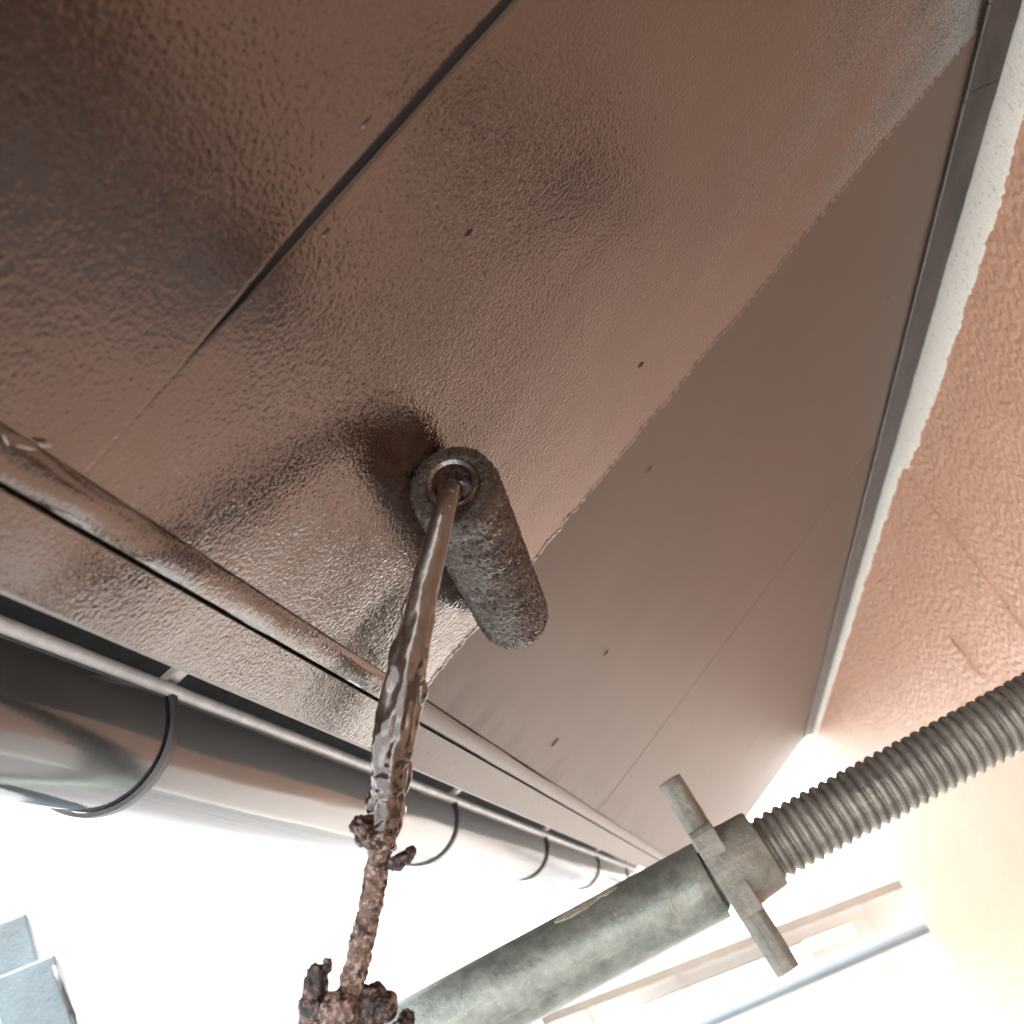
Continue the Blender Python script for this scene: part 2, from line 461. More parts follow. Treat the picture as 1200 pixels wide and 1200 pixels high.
# batten over the joint
def batten_prof(e=0.0):
    return [sp2(-0.1129 - e, -0.004), sp2(-0.1128 - e, 0.0008 + e), sp2(-0.1123 - e, 0.0018 + e), sp2(-0.1108, 0.0023 + e), sp2(-0.1060, 0.0019 + e),
            sp2(-0.1036 + e, 0.0012 + e), sp2(-0.1027 + e, 0.0004 + e), sp2(-0.1024 + e, -0.004)]
bat = extrude_y('soffit_batten', batten_prof(), lin(YA, YE, 120), DIRTY, house, True, 30, True, lambda y, i: (0.0005 * nz(y, 0, i * .1, 14), 0.0004 * nz(y, 4, i * .1, 20)))
# barge board closing the end of the eave, roof deck and drip edge
p = [sp2(S_OUT, 0.0), sp2(S_IN + 0.02, 0.0), sp2(S_IN + 0.02, -0.2), sp2(S_OUT, -0.2)]
extrude_y('barge_board', p, [YE + 0.0006, YE + 0.018], OLD, house)
def rp(x, up): return (x, H + 0.385 + (x) * math.tan(T) + up)
roof = extrude_y('roof', [rp(-0.262, -0.003), rp(4.2, 0.0), rp(4.2, 0.09), rp(-0.262, 0.05)], [YA, YE + 0.05], ROOFM, house)
p = [(-0.2625, H + 0.262), (-0.2595, H + 0.262), (-0.2595, H + 0.3005), (-0.2625, H + 0.3005)]
extrude_y('drip_edge', p, [YA, YE + 0.045], ROOFM, roof)
# roof sheathing blocks seen dark in the slot over the gutter
for i, y in enumerate((0.30, 0.41, 0.62, 0.93, 1.22, 1.48, 1.80, 2.1, 2.5)):
    box('rafter_end', (-0.245, y, H + 0.285), (-0.198, y + 0.035, H + 0.30), ROOFM, roof)

# --- the fresh coat: a thin wet film with a ragged leading edge
def edge_y(s):
    x = s * CT
    e = 0.4945 + 0.072 * x
    e += 0.0030 * nz(s, 0.3, 0.0, 26) + 0.0022 * nz(s, 1.3, 0.0, 110) + 0.0016 * nz(s, 2.3, 0, 230) + 0.0010 * nz(s, 5.3, 0, 520)
    return e
def gap_half(s):
    return 0.0026 * smooth01((s + 0.073) / 0.06)
def film(name, s0, s1, ns, y0, hh, mat, gap=True):
    v = []; f = []; cols = 0
    for s in lin(s0, s1, ns):
        e = edge_y(s); gh = gap_half(s) if gap else 0.0
        rows = [(y0, hh)] + ([(0.2079 - gh - 0.001, hh), (0.2079 - gh, hh * 0.9), (0.2079 + gh, hh * 0.9), (0.2079 + gh + 0.001, hh)] if gap else []) + \
               [(0.40, hh), (e - 0.005, hh), (e - 0.0022, hh * (1.6 + 0.8 * nz(s, 9, 0, 300))), (e - 0.0008, hh * 1.3), (e, -0.0001)]
        cols = len(rows)
        for y, h in rows: v.append(SP(s, y, h))
    for i in range(ns - 1):
        for j in range(cols - 1):
            if gap and j == 2 and gap_half(s0 + (s1 - s0) * (i + 0.5) / (ns - 1)) > 0.0001: continue
            f.append((i * cols + j, i * cols + j + 1, (i + 1) * cols + j + 1, (i + 1) * cols + j))
    return mesh_obj(name, v, f, mat, house, False)
wetp = film('wet_paint', -0.1020, S_IN - 0.006, 560, -1.0, 0.0006, WET)
tag(wetp, 'glossy wet brown paint on the soffit up to a ragged edge')
film('wet_paint', S_OUT + 0.0017, -0.1149, 60, -1.0, 0.0005, WET, False)
# the coat on the batten
bp = batten_prof(0.0005)
v = []; f = []
ysb = lin(-1.0, 0.486, 260)
for y in ysb:
    for i, (x, z) in enumerate(bp):
        k = 0.00045 * nz(y, i * 0.7, 0, 120) + 0.0004 * nz(y, i * .3, 0, 40)
        v.append((x + k * 0.5, y, z - k))
n = len(bp)
for i in range(len(ysb) - 1):
    for j in range(n - 1): f.append((i * n + j, i * n + j + 1, (i + 1) * n + j + 1, (i + 1) * n + j))
mesh_obj('wet_paint', v, f, WET, house, True, 40)

# nail heads and grit stuck in the boards
def nail(s, y, ln, wd, ang, mat, parent, h=0.0006, name='nail_head'):
    a = (SP(1, 0) - SP(0, 0)).normalized(); b = Vector((0, 1, 0)); nn = (SP(0, 0, 1) - SP(0, 0, 0)).normalized()
    u = a * math.cos(ang) + b * math.sin(ang); q = nn.cross(u)
    return lump(name, SP(s, y, h), (u, q, nn), (ln, wd, 0.0009), mat, parent, 2.4, 0.0002, 900, 14, 8)
NAILD = m_flat('dark_nail_head', (0.03, 0.02, 0.016), 0.4, 0.3, 300)
for s, y, ln, wd, m, pi in [(0.0252, 0.264, .0018, .0004, NAILD, 2), (0.010, 0.1988, .0020, .0005, WET, 1), (-0.0149, 0.2149, .0018, .0004, WET, 2), (0.0836, 0.4407, .0022, .0006, NAILD, 2),
                         (0.0732, 0.548, .0024, .0006, DIRTY, 2), (-0.077, 0.771, .0042, .0010, NAILD, 2), (-0.0057, 0.7281, .0022, .0008, DIRTY, 2), (0.3491, 0.7475, .0018, .0014, DIRTY, 2)]:
    nail(s, y, ln, wd, 0.05, m, sof[pi], 0.0004 if y < 0.49 else 0.0001)
for s, y, ln, an in [(-0.1035, 0.1866, .0028, 1.25), (-0.1008, 0.1903, .0016, 1.1), (-0.1047, 0.1805, .0018, 2.0)]:
    nail(s, y, ln, 0.0003, an, ARM, bat, 0.0016, 'paint_flake')

# ------------------------------------------------------------------ gutter
RG = 0.042; GX, GZ = -0.215 - RG, H + 0.2287
gut = empty('rain_gutter', (GX, 0.5, GZ - RG))
tag(gut, 'dark glossy half-round rain gutter hung outside the eave', 'gutter')
GE = 2.78
na = 40
prof = [(GX + RG * math.cos(-math.pi * i / na), GZ + RG * math.sin(-math.pi * i / na)) for i in range(na + 1)]
prof += [(GX + (RG - 0.0016) * math.cos(-math.pi * i / na), GZ + (RG - 0.0016) * math.sin(-math.pi * i / na)) for i in range(na, -1, -1)]
extrude_y('trough', prof, lin(-1.3, GE, 60), GUT, gut, True, 40, True, lambda y, i: (0.0007 * nz(y, 0, 3, 2.5), 0.0009 * nz(y, 7, 3, 2.1)))
LIPM = m_flat('bright_reflection_bead', (0.80, 0.85, 0.90), 0.35, 0.3, 40, 200, 0.0002)  # bright reflection on the house-side lip put into its pale colour
for sx in (1, -1):
    c = (GX + sx * (RG + 0.001), GZ + 0.0005)
    pr = [(c[0] + 0.0042 * math.cos(a), c[1] + 0.0036 * math.sin(a)) for a in [2 * math.pi * k / 14 for k in range(14)]]
    extrude_y('rolled_lip', pr, lin(-1.3, GE, 40), LIPM if sx == 1 else GUT, gut, True, 60)
pe = [(GX + (RG + 0.0006) * math.cos(-math.pi * i / na), GZ + (RG + 0.0006) * math.sin(-math.pi * i / na)) for i in range(na + 1)]
extrude_y('end_cap', pe, [GE - 0.002, GE + 0.004], GUT, gut, True, 40)
# coupling sleeve towards the near end
ps = [(GX + (RG + 0.0022) * math.cos(-math.pi * i / na), GZ + (RG + 0.0022) * math.sin(-math.pi * i / na)) for i in range(na + 1)]
ps += [(GX + (RG + 0.0004) * math.cos(-math.pi * i / na), GZ + (RG + 0.0004) * math.sin(-math.pi * i / na)) for i in range(na, -1, -1)]

def bracket():
    prof_o = []; a0, a1 = 0.06, -math.pi * 1.02
    nb = 36; v = []; f = []
    for i in range(nb + 1):
        a = a0 + (a1 - a0) * i / nb
        for (r, y) in ((RG + 0.0004, -0.0036), (RG + 0.0026, -0.0026), (RG + 0.0026, 0.0026), (RG + 0.0004, 0.0036)):
            v.append((GX + r * math.cos(a), y, GZ + r * math.sin(a)))
    for i in range(nb):
        for j in range(4):
            k = (j + 1) % 4; f.append((i * 4 + j, i * 4 + k, i * 4 + 4 + k, i * 4 + 4 + j))
    f += [(0, 1, 2, 3), tuple(nb * 4 + k for k in (3, 2, 1, 0))]
    b = mesh_obj('bracket', v, f, STRAP, gut, True, 35)
    p0 = Vector((GX + RG - 0.004, 0, GZ + 0.0045)); p1 = Vector((-0.160, 0, GZ + 0.020))
    d = (p1 - p0); n_ = Vector((-d.z, 0, d.x)).normalized()
    vv, ff = box_vf((p0 + p1) / 2, (d.normalized(), (0, 1, 0), n_), (d.length / 2, 0.0050, 0.0024))
    arm = mesh_obj('bracket_arm', vv, ff, ARM, b); bevel(arm, 0.0008)
    vv, ff = box_vf((-0.1650, 0, GZ + 0.012), (Vector((-ST, 0, CT)), (0, 1, 0), Vector((CT, 0, ST))), (0.030, 0.0075, 0.0015))
    fl = mesh_obj('bracket_plate', vv, ff, STRAP, b)
    return b, arm, fl
b0, arm0, fl0 = bracket()
for i, y in enumerate((-0.58, -0.045, 0.497, 1.060, 1.555, 2.085, 2.56)):
    if i == 0: b, kids = b0, ()
    else:
        b = b0.copy(); C.objects.link(b); b.parent = gut; b.matrix_parent_inverse = b0.matrix_parent_inverse.copy()
        kids = (arm0, fl0)
    b.location = (0, y, 0)
    for kk in kids:
        c = kk.copy(); C.objects.link(c); c.parent = b; c.matrix_parent_inverse = kk.matrix_parent_inverse.copy()

# ------------------------------------------------------------------ paint roller
A0 = SP(-0.031, 0.336, 0.0160); A1 = SP(-0.045, 0.486, 0.0160)
ax = (A1 - A0).normalized(); AL = (A1 - A0).length
ux = ax.cross(Vector((0, 0, 1))).normalized(); uy = ux.cross(ax).normalized()
roller = empty('paint_roller', (-0.1356, 0.352, H + 0.0257))
tag(roller, 'paint roller with shaggy brown-soaked sleeve pressed against the soffit', 'paint roller')
RR = 0.0165
def nap_profile(u):                        # u along the sleeve 0..AL -> radius
    e = 0.0055
    if u < e: return RR - 0.0030 * (1 - math.sqrt(max(0, 1 - ((e - u) / e) ** 2)))
    if u > AL - e * 2.0: q = (u - (AL - e * 2.0)) / (e * 2.0); return RR - 0.0075 * (1 - math.sqrt(max(0, 1 - q * q)))
    return RR
NU, NA = 230, 220
v = []; f = []
ring = []
rows = [('in', 0.010, 0.0088), ('in', 0.003, 0.0090), ('in', 0.0005, 0.0096), ('in', 0.0, 0.0110)] + [('b', AL * (i / NU), None) for i in range(NU + 1)] + [('in', AL, 0.0055), ('in', AL - 0.001, 0.001)]
for kind, u, r in rows:
    for k in range(NA):
        th = 2 * math.pi * k / NA
        d = ux * math.cos(th) + uy * math.sin(th)
        rr = r if r is not None else nap_profile(u)
        p = A0 + ax * u + d * rr
        if kind == 'b':
            wr = smooth01(1 - abs(u - 0.035) / 0.05)
            m = 0.0007 * nz(p.x, p.y, p.z, 120) + 0.00060 * nz(p.x, p.y, p.z, 300) + 0.00060 * nz(p.x + 3, p.y, p.z, 750) + 0.0004 * nz(p.x, p.y + 7, p.z, 1500)
            m += wr * 0.0008 * nz(th * 1.6 + 0.5 * nz(p.x, p.y, p.z, 150), u * 420 + 2.0 * nz(p.x, p.y, p.z, 120), 0.3)
            m -= 0.0006 * math.exp(-((u - 0.083) / 0.0025) ** 2)
            p += d * m
        elif u == 0.0:
            p += ax * (-0.0008 * nz(p.x, p.y, p.z, 500))
        v.append(p)
NR = len(rows)
for i in range(NR - 1):
    for k in range(NA):
        j = (k + 1) % NA
        f.append((i * NA + k, i * NA + j, (i + 1) * NA + j, (i + 1) * NA + k))
# clotted tufts of pile
def tuft(p, d, ln, rad):
    b = len(v); t1 = d.orthogonal().normalized(); t2 = d.cross(t1)
    for q in range(4):
        a = q * math.pi / 2; v.append(p + (t1 * math.cos(a) + t2 * math.sin(a)) * rad)
    v.append(p + d * ln)
    for q in range(4): f.append((b + q, b + (q + 1) % 4, b + 4))
rnd = random.Random(3)
for _ in range(7000):
    u = rnd.random() * AL; th = rnd.random() * 2 * math.pi
    d = ux * math.cos(th) + uy * math.sin(th); tng = ax.cross(d)
    p = A0 + ax * u + d * (nap_profile(u) - 0.0004)
    dd = (d + tng * rnd.uniform(-0.9, 0.9) + ax * rnd.uniform(-0.9, 0.9) + (ax * 0.9 if u > AL - 0.008 else Vector())).normalized()
    tuft(p, dd, rnd.uniform(0.0008, 0.0016), rnd.uniform(0.00035, 0.0006))
for _ in range(1800):                       # pile turned over the near end
    th = rnd.random() * 2 * math.pi; r = rnd.uniform(0.0108, 0.0150)
    d = ux * math.cos(th) + uy * math.sin(th)
    p = A0 + d * r + ax * 0.0006
    dd = (d * rnd.uniform(-0.2, 1.0) - ax + ux * rnd.uniform(-.5, .5) + uy * rnd.uniform(-.5, .5)).normalized()
    tuft(p, dd, rnd.uniform(0.0008, 0.0018), rnd.uniform(0.00025, 0.00045))
mesh_obj('nap_sleeve', v, f, NAP, roller, True)
# plastic core and end ring
def ringmesh(name, prof, mat, seg=48):
    v = []; f = []
    for (u, r) in prof:
        for k in range(seg):
            th = 2 * math.pi * k / seg; v.append(A0 + ax * u + (ux * math.cos(th) + uy * math.sin(th)) * r)
    for i in range(len(prof) - 1):
        for k in range(seg):
            j = (k + 1) % seg; f.append((i * seg + k, i * seg + j, (i + 1) * seg + j, (i + 1) * seg + k))
    return mesh_obj(name, v, f, mat, roller, True, 50)
ringmesh('core_ring', [(0.006, 0.0095), (-0.0008, 0.0098), (-0.0018, 0.0090), (-0.0012, 0.0076), (0.003, 0.0070), (0.004, 0.0058), (0.0085, 0.0054), (0.0088, 0.0005)], CORE)

RP = [(-0.0245, 0.352, 0.1701), (-0.0232, 0.338, 0.1692), (-0.0224, 0.3285, 0.1672), (-0.0248, 0.3235, 0.1622), (-0.0290, 0.3228, 0.1570), (-0.036, 0.3244, 0.1492), (-0.046, 0.3267, 0.1383), (-0.0573, 0.33, 0.1253), (-0.0677, 0.3334, 0.112), (-0.0777, 0.3368, 0.0987), (-0.0879, 0.3401, 0.0857),
      (-0.096, 0.3425, 0.0749), (-0.1039, 0.3448, 0.0641), (-0.1123, 0.3469, 0.0538), (-0.1211, 0.3489, 0.0438), (-0.128, 0.3499, 0.0359), (-0.1356, 0.352, 0.0257), (-0.1487, 0.3565, 0.01)]
RP = [Vector((x, y, z + H)) for x, y, z in RP]
path = catmull(RP, 340)
def rod_disp(p, i, th):
    return 0.0007 * nz(p.x, p.y, p.z, 330) + 0.0006 * nz(p.x + 5, p.y, p.z, 700) + 0.00035 * nz(p.x, p.y + 5, p.z, 1500)
tube('rod', path, lambda i, n: 0.0034 + 0.0005 * smooth01((i / n - .55) * 6), CRUST, roller, 28, rod_disp)
KR = [(0, .0036), (0.17, .0038), (0.25, .0040), (0.33, .0048), (0.41, .0060), (0.48, .0066), (0.54, .0062), (0.60, .0054), (0.66, .0045), (0.70, .0036), (1, .003)]
def coat_r(i, n):
    u = i / 340
    for (a, va), (b, vb) in zip(KR[:-1], KR[1:]):
        if a <= u <= b: return va + (vb - va) * (u - a) / (b - a)
def coat_disp(p, i, th):
    u = i / 340; k = smooth01((u - 0.27) / 0.2)
    a_, b_ = math.cos(th) * 1.1, math.sin(th) * 1.1
    m = k * (0.0024 * nz(a_, b_, u * 9.0) + 0.0016 * nz(a_ * 1.8 + 4, b_ * 1.8, u * 22.0) + 0.0005 * nz(a_ * 3, b_ * 3 + 2, u * 60.0))
    m += smooth01((u - 0.5) / 0.1) * (0.0009 * nz(p.x, p.y, p.z, 420) + 0.0004 * nz(p.x, p.y + 3, p.z, 900))
    return m
cpath = path[:int(340 * 0.665)]
tag(tube('wet_paint_coat', cpath, coat_r, COAT, roller, 40, coat_disp), 'thick dripping coat of wet brown paint on the upper rod')

def drip(u, th_off, ln, rad, seed):
    i = int(340 * u); p = path[i]; t = (path[i + 1] - path[i - 1]).normalized()
    sd_ = (right - t * right.dot(t)).normalized(); dp_ = t.cross(sd_)
    d = sd_ * math.cos(th_off) + dp_ * math.sin(th_off)
    lump('paint_drip', p + d * (coat_r(i, 340) * 0.9), (d, t.cross(d), t), (rad, rad * 1.1, ln), COAT, roller, 2.0, 0.0006, 200, 28, 18, seed)
for u, a_, ln, rd, sd__ in ((0.435, math.pi, .0065, .0016, 1), (0.47, 0.1, .0045, .0019, 2), (0.50, math.pi, .0055, .0020, 3), (0.55, math.pi * 0.95, .005, .0019, 4), (0.565, 0.0, .006, .0015, 5), (0.60, math.pi, .004, .0022, 6), (0.625, 0.2, .0045, .0017, 7), (0.38, math.pi * 1.05, .004, .0012, 8)):
    drip(u, a_, ln, rd, sd__)
def iax(roll=0.0):                          # block axes: across, towards viewer's depth, along the rod
    al = (RP[-4] - RP[-1]).normalized(); dp = Vector((0.02, 0.95, 0.3)); dp = (dp - al * dp.dot(al)).normalized()
    cr = dp.cross(al)
    return cr * math.cos(roll) + al * math.sin(roll), dp, al * math.cos(roll) - cr * math.sin(roll)
def V3(x, y, z): return Vector((x, y, z + H))
lump('paint_clot', V3(-0.0992, 0.3392, 0.0784), iax(-0.6), (0.0048, 0.004, 0.0030), CRUSTD, roller, 3.0, 0.0016, 260, seed=1)
lump('paint_clot', V3(-0.1016, 0.3390, 0.0772), iax(0.5), (0.0018, 0.002, 0.0032), CRUSTD, roller, 2.4, 0.0010, 400, seed=2)
lump('paint_clot', V3(-0.0938, 0.3432, 0.0650), iax(0.7), (0.0042, 0.003, 0.0024), CRUSTD, roller, 2.4, 0.0014, 320, seed=3)
lump('paint_clot', V3(-0.0898, 0.3440, 0.0659), iax(1.0), (0.0024, 0.002, 0.0017), CRUSTD, roller, 2.4, 0.0010, 420, seed=4)
lump('paint_clot', V3(-0.0965, 0.3400, 0.0735), iax(0.2), (0.0052, 0.004, 0.0030), CRUST, roller, 2.4, 0.0015, 330, seed=5)
# handle head with two claws, half out of the frame
cr, dp, al = iax()
base = V3(-0.1370, 0.3525, 0.0235)
def hl(name, par, dx, dz, dy, half, mat, roll=0.0, power=3.2, amp=0.0016, fr=240, seed=0):
    return lump(name, base + cr * dx + al * dz + dp * dy, iax(roll), half, mat, par, power, amp, fr, 56, 36, seed)
hd = hl('handle', roller, -0.0022, -0.006, -0.003, (0.0068, 0.006, 0.024), CRUST, 0.0, 4.5, 0.0012, 260, 3)
hl('handle_core', hd, 0.0062, -0.004, 0.003, (0.0058, 0.006, 0.0245), CRUSTD, 0.0, 4.0, 0.0012, 260, 9)
hl('claw', hd, -0.0105, 0.0060, -0.001, (0.0042, 0.005, 0.0185), CRUSTD, 0.12, 2.6, 0.0022, 230, 5)
hl('claw_tip', hd, -0.0098, 0.0238, -0.001, (0.0016, 0.002, 0.0030), CRUSTD, 0.0, 2.2, 0.0010, 400, 6)
hl('knob', hd, 0.0108, 0.0150, 0.002, (0.0045, 0.005, 0.0046), CRUSTD, 0.3, 2.6, 0.0006, 200, 7)
hl('claw', hd, 0.0180, 0.0065, 0.002, (0.0032, 0.004, 0.0085), CRUSTD, -0.1, 2.6, 0.0018, 300, 8)
hl('paint_clot', hd, 0.0132, 0.0030, 0.003, (0.0030, 0.003, 0.0035), CRUST, 0.4, 2.6, 0.0012, 300, 11)

# ------------------------------------------------------------------ scaffold tube and wall-tie jack
TY_, TZ_ = 0.7055, H + 0.0320
def ring_x(name, prof, mat, parent, seg=56, wob=None):
    v = []; f = []
    for (x, r) in prof:
        for k in range(seg):
            a = 2 * math.pi * k / seg; v.append((x, TY_ + r * math.cos(a), TZ_ + r * math.sin(a)))
    n = len(prof)
    for i in range(n - 1):
        for k in range(seg):
            j = (k + 1) % seg; f.append((i * seg + k, i * seg + j, (i + 1) * seg + j, (i + 1) * seg + k))
    return mesh_obj(name, v, f, mat, parent, True, 40)
xe = -0.0150
tb = ring_x('scaffold_tube', [(xe - 0.03, 0.0218), (xe - 0.0002, 0.0218), (xe, 0.0222), (xe, 0.0239), (xe - 0.0006, 0.0243)] + [(x, 0.0243) for x in lin(xe - 0.01, -1.6, 40)] + [(-1.6, 0.0215), (-1.55, 0.0215)], GALV, None)
tag(tb, 'weathered grey galvanised scaffold tube running level towards the pink wall', 'scaffold tube')
# dried mortar splash and chalky scrapes on the tube
SPL = m_flat('dried_mortar', (0.50, 0.46, 0.38), 0.8, 0.35, 300, 500, 0.0008)
def splash(x, th, lx, lt, name, seed, mat=SPL, hh=0.0007):
    c = Vector((x, TY_ + 0.0243 * math.cos(th), TZ_ + 0.0243 * math.sin(th)))
    nn = Vector((0, math.cos(th), math.sin(th))); tt = Vector((0, -math.sin(th), math.cos(th)))
    return lump(name, c, (Vector((1, 0, 0)), tt, nn), (lx, lt, hh), mat, tb, 2.3, 0.0016, 260, 40, 16, seed)
VU = math.pi / 2
splash(-0.098, VU + 0.55, 0.016, 0.0042, 'mortar_splash', 1)
splash(-0.077, VU + 0.45, 0.009, 0.0035, 'mortar_splash', 2)
splash(-0.043, VU + 1.75, 0.0007, 0.0048, 'scrape_mark', 3, SPL, 0.0002)
splash(-0.076, VU + 1.45, 0.0004, 0.0055, 'scrape_mark', 5, SPL, 0.0002)

jack = empty('screw_jack', (XW, TY_, TZ_))
tag(jack, 'ribbed threaded screw jack with winged nut, braced against the pink wall', 'screw jack')
PT = 0.0066; RT = 0.0203
x0, x1 = -0.055, XW - 0.008
nx = int((x1 - x0) / PT * 10); seg = 40
v = []; f = []
for i in range(nx + 1):
    x = x0 + (x1 - x0) * i / nx
    for k in range(seg):
        a = 2 * math.pi * k / seg
        ph = ((x / PT - a / (2 * math.pi)) % 1.0)
        q = 1 - (0.5 - 0.5 * math.cos(2 * math.pi * ph)) ** 1.7
        r = RT - 0.0024 * (1 - q) + 0.0005 * nz(x, math.cos(a) * 0.02, math.sin(a) * 0.02, 160) + 0.0003 * nz(x, math.cos(a) * 0.02, math.sin(a) * 0.02 + 3, 480)
        v.append((x, TY_ + r * math.cos(a), TZ_ + r * math.sin(a)))
for i in range(nx):
    for k in range(seg):
        j = (k + 1) % seg; f.append((i * seg + k, i * seg + j, (i + 1) * seg + j, (i + 1) * seg + k))
mesh_obj('threaded_rod', v, f, RODM, jack, True)
bp_ = box('base_plate', (XW - 0.0075, TY_ - 0.065, TZ_ - 0.065), (XW - 0.0005, TY_ + 0.065, TZ_ + 0.065), TRIM, jack, 0.002)
# winged nut: hub, square middle, two tapered arms; tipped a few degrees
tl = R(3.7)
nx_ = Vector((math.cos(tl), 0, math.sin(tl))); nzv = Vector((-math.sin(tl), 0, math.cos(tl))); ny_ = Vector((0, 1, 0))
nc = Vector((0.0, TY_, TZ_))
v = []; f = []; seg = 48
hub = [(-0.002, 0.0200), (-0.002, 0.0262), (0.0060, 0.0262), (0.0075, 0.0258), (0.0225, 0.0250), (0.0240, 0.0240), (0.0240, 0.0198), (0.016, 0.0192)]
for (x, r) in hub:
    for k in range(seg):
        a = 2 * math.pi * k / seg
        v.append(nc + nx_ * x + ny_ * r * math.cos(a) + nzv * r * math.sin(a))
for i in range(len(hub) - 1):
    for k in range(seg):
        j = (k + 1) % seg; f.append((i * seg + k, i * seg + j, (i + 1) * seg + j, (i + 1) * seg + k))
nut = mesh_obj('wing_nut', v, f, NUTM, jack, True, 35)
def bar(name, z0, z1, wy0, wy1, tx0, tx1, mat, par, nseg=14, xoff=-0.0055, yo=0.0):
    v = []; f = []
    for i in range(nseg + 1):
        u = i / nseg; z = z0 + (z1 - z0) * u; wy = wy0 + (wy1 - wy0) * u; tx = tx0 + (tx1 - tx0) * u
        c = nc + nx_ * xoff + nzv * z + ny_ * (yo * u)
        for (a, b) in ((-1, -.62), (-1, .62), (-.55, 1), (.55, 1), (1, .62), (1, -.62), (.55, -1), (-.55, -1)):
            k = 0.0004 * nz(z, a + 3, b, 140)
            v.append(c + nx_ * tx * a * (1 + k * 80) + ny_ * wy * b * (1 + k * 80))
    for i in range(nseg):
        for k in range(8):
            j = (k + 1) % 8; f.append((i * 8 + k, i * 8 + j, i * 8 + 8 + j, i * 8 + 8 + k))
    f.append(tuple(range(8))[::-1]); f.append(tuple(nseg * 8 + k for k in range(8)))
    o = mesh_obj(name, v, f, mat, par, True, 30); bevel(o, 0.0012, 2); return o
# ring block: the flat middle of the wings, bored for the screw
v = []; f = []; seg = 48
for x in (-0.0125, 0.0035):
    for rr in (0, 1):
        for k in range(seg):
            a = 2 * math.pi * k / seg
            if rr == 0: y, z = 0.0206 * math.cos(a), 0.0206 * math.sin(a)
            else:
                m = max(abs(math.cos(a)) / 0.0245, abs(math.sin(a)) / 0.0290); y, z = math.cos(a) / m, math.sin(a) / m
            v.append(nc + nx_ * x + ny_ * y + nzv * z)
for k in range(seg):
    j = (k + 1) % seg
    f += [(k, j, seg + j, seg + k), (2 * seg + k, 3 * seg + k, 3 * seg + j, 2 * seg + j), (seg + k, seg + j, 3 * seg + j, 3 * seg + k)]
pl = mesh_obj('wing_plate', v, f, NUTM, nut); bevel(pl, 0.0012, 2)
bar('wing_arm', 0.0275, 0.0650, 0.0130, 0.0105, 0.0080, 0.0082, NUTM, nut, xoff=-0.0045, yo=0.002)
bar('wing_arm', -0.0275, -0.0650, 0.0130, 0.0105, 0.0080, 0.0076, NUTM, nut, xoff=-0.0045, yo=-0.006)

# ------------------------------------------------------------------ beyond the end of the house
# pale blue pipe past the corner
pp = [Vector((-1.9, 3.9, H - 0.075)), Vector((-0.34, 3.9, H - 0.192)), Vector((1.3, 3.9, H - 0.315))]
PIPEM = m_flat('pale_blue_pipe_paint', (0.17, 0.225, 0.26), 0.4, 0.15, 6, 60, 0.0005)
bl = tube('scaffold_pipe', [pp[0] + (pp[2] - pp[0]) * i / 20 for i in range(21)], lambda i, n: 0.030, PIPEM, None, 28)
tag(bl, 'pale blue scaffold pipe out of focus beyond the corner of the pink wall', 'scaffold pipe')

# scaffold post at the lower left
post = empty('scaffold_post', (-0.775, 1.16, 0))
tag(post, 'pale blue-grey square scaffold post with stepped top below the gutter', 'scaffold post')
rz = R(28)
pax = (Vector((math.cos(rz), math.sin(rz), 0)), Vector((-math.sin(rz), math.cos(rz), 0)), Vector((0, 0, 1)))
PC = Vector((-0.771, 1.160, 0))
def pbox(name, off, z0, z1, hx, hy, mat, par, bv=0.003):
    vv, ff = box_vf(PC + pax[0] * off[0] + pax[1] * off[1] + Vector((0, 0, (z0 + z1) / 2)), pax, (hx, hy, (z1 - z0) / 2))
    o = mesh_obj(name, vv, ff, mat, par); bevel(o, bv); return o
pbox('post_tube', (0, 0), 0.0, H + 0.372, 0.021, 0.021, POSTM, post)
sl_ = pbox('post_sleeve', (0.006, 0.0), 0.05, H + 0.312, 0.034, 0.034, POSTM, post)
tube('cord', catmull([V3(-0.711, 1.128, 0.292), V3(-0.706, 1.122, 0.274), V3(-0.709, 1.132, 0.25), V3(-0.7134, 1.142, 0.229), V3(-0.72, 1.15, 0.15), V3(-0.722, 1.155, -0.3)], 60), lambda i, n: 0.0035, STRAP, sl_, 10,
     lambda p, i, th: 0.0008 * nz(p.x, p.y, p.z, 200))

# the neighbouring house, washed out by the light
nh = empty('neighbouring_house', (-0.5, 8.5, 0))
tag(nh, 'pale overexposed neighbouring house behind the scaffold tube', 'house')
NY = 5.3
HT = H + 2.3
box('wall', (-4.2, NY, 0.0), (3.4, NY + 6, HT), CREAM, nh)
for i in range(17):
    x = -4.1 + i * 0.455
    box('wall_batten', (x - 0.010, NY - 0.012, 0.02), (x + 0.010, NY - 0.0005, HT - 0.01), CREAM, nh)
rf = mesh_obj('roof', [(-4.6, NY - 0.35, HT), (3.8, NY - 0.35, HT), (3.8, NY + 3, HT + 1.3), (-4.6, NY + 3, HT + 1.3), (3.8, NY + 6.5, HT), (-4.6, NY + 6.5, HT),
                      (-4.6, NY - 0.35, HT + 0.1), (3.8, NY - 0.35, HT + 0.1), (3.8, NY + 3, HT + 1.42), (-4.6, NY + 3, HT + 1.42), (3.8, NY + 6.5, HT + 0.1), (-4.6, NY + 6.5, HT + 0.1)],
              [(0, 1, 2, 3), (3, 2, 4, 5), (6, 9, 8, 7), (9, 11, 10, 8), (0, 6, 7, 1), (5, 4, 10, 11), (0, 3, 9, 6), (3, 5, 11, 9), (1, 7, 8, 2), (2, 8, 10, 4)], CREAM, nh)
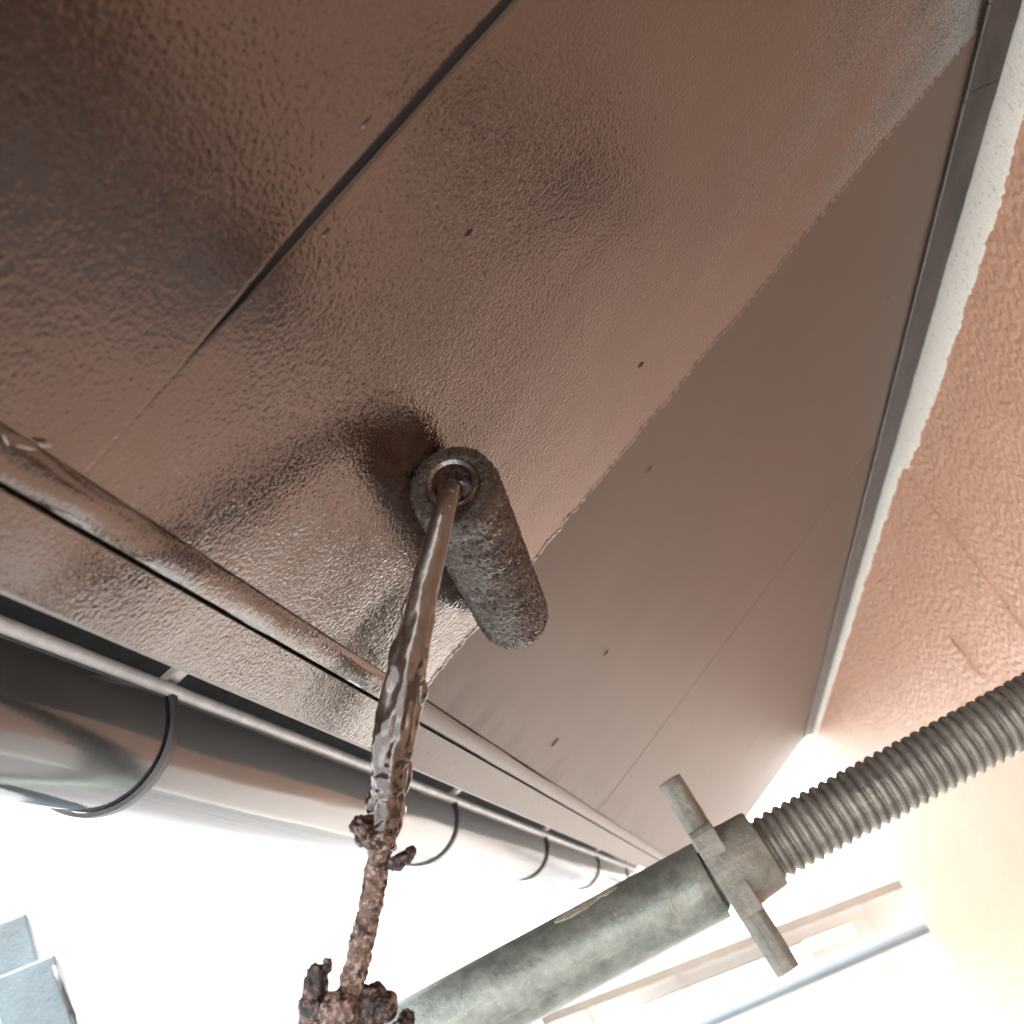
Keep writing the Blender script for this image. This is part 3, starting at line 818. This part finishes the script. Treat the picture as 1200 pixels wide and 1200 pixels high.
def slant(name, a, b, y, th, dep, mat, par):
    (xa, za), (xb, zb) = a, b
    d = Vector((xb - xa, 0, zb - za)); c = Vector(((xa + xb) / 2, y, H + (za + zb) / 2))
    u = d.normalized(); n_ = Vector((-u.z, 0, u.x))
    vv, ff = box_vf(c, (u, Vector((0, 1, 0)), n_), (d.length / 2, dep, th))
    return mesh_obj(name, vv, ff, mat, par)
slant('lean_to_verge', (-1.25, 0.07), (0.70, -0.155), NY - 0.22, 0.019, 0.2, BROWNT, nh)
slant('white_band', (-0.66, -0.13), (0.107, -0.212), NY - 0.26, 0.045, 0.12, WHITEP, nh)
slant('white_band', (0.107, -0.182), (0.32, -0.208), NY - 0.27, 0.023, 0.12, WHITEP, nh)
for (xa, xb, za, zb) in [(0.04, 0.25, -1.55, -0.47), (0.34, 0.47, -1.6, -0.44), (-0.4, -0.12, -1.55, -0.50)]:
    wd = box('window', (xa, NY - 0.022, H + za), (xb, NY - 0.0006, H + zb), CREAM2, nh)
    box('pane', (xa + 0.03, NY - 0.028, H + za + 0.03), (xb - 0.03, NY - 0.0225, H + zb - 0.03), CREAM, wd)
tube('down_pipe', [Vector((-1.26, NY - 0.05, z)) for z in lin(HT - 0.05, 0.0, 10)], lambda i, n: 0.014, CREAM, nh, 14)

# unseen scaffold deck below the eave, added and sized to shade the soffit
dk = empty('shade_deck', (-0.35, 0.0, H - 1.20))
tag(dk, 'unseen steel plank scaffold deck added to shade the soffit', 'scaffold deck')
DKM = m_flat('shade_deck_steel', (0.24, 0.235, 0.22), 0.6, 0.3, 6, 60, 0.002)
for i in range(3):
    box('shade_plank', (-0.92 + i * 0.42, -3.0, H - 1.20), (-0.52 + i * 0.42, 1.10, H - 1.155), DKM, dk, 0.004)

# white protective sheet hung along the outside of the scaffold
k = NT('white_mesh_sheet')
t_ = k.t; t_.nodes.remove(k.b)
df = k.n('ShaderNodeBsdfDiffuse'); tr = k.n('ShaderNodeBsdfTranslucent'); mx = k.n('ShaderNodeMixShader')
shc = k.mix(k.ramp(k.noise(3, 4, 0.6), [(0.35, 0.0), (0.65, 1.0)]), (0.46, 0.47, 0.475), (0.60, 0.60, 0.595))
k.l(shc, df.inputs[0]); k.l(shc, tr.inputs[0]); mx.inputs[0].default_value = 0.55
nb_ = k.bump(k.noise(9, 3, 0.6), 0.02)
k.l(nb_, df.inputs['Normal']); k.l(nb_, tr.inputs['Normal'])
k.l(df.outputs[0], mx.inputs[1]); k.l(tr.outputs[0], mx.inputs[2])
k.l(mx.outputs[0], [n_ for n_ in t_.nodes if n_.type == 'OUTPUT_MATERIAL'][0].inputs[0])
SHEET = k.m
sh = empty('scaffold_sheet', (-1.02, 1.6, 0.3))
tag(sh, 'bright white protective sheet hanging beyond the gutter, washed out by daylight', 'sheet')
for (a, b) in ((-2.9, -1.105), (-1.095, 0.695), (0.705, 2.495), (2.505, 4.295), (4.305, 5.0)):
    v = []; f = []; ny, nzn = 40, 50
    for i in range(ny + 1):
        for j in range(nzn + 1):
            u = i / ny; y = a + (b - a) * u; z = 0.3 + (H + 1.1 - 0.3) * j / nzn
            bel = 0.05 * math.sin(math.pi * u) * (0.6 + 0.4 * math.sin(z * 3.5))
            v.append((-1.02 - bel + 0.018 * nz(y, z, a, 2.3) + 0.010 * nz(y, z * 0.6, a, 6.0), y, z))
    for i in range(ny):
        for j in range(nzn):
            q = i * (nzn + 1) + j; f.append((q, q + 1, q + nzn + 2, q + nzn + 1))
    mesh_obj('sheet_panel', v, f, SHEET, sh, True)
for y in (0.70, 2.50, 4.30):
    box('seam_tape', (-1.030, y - 0.012, 0.3), (-1.012, y + 0.012, H + 1.1), WHITEP, sh)
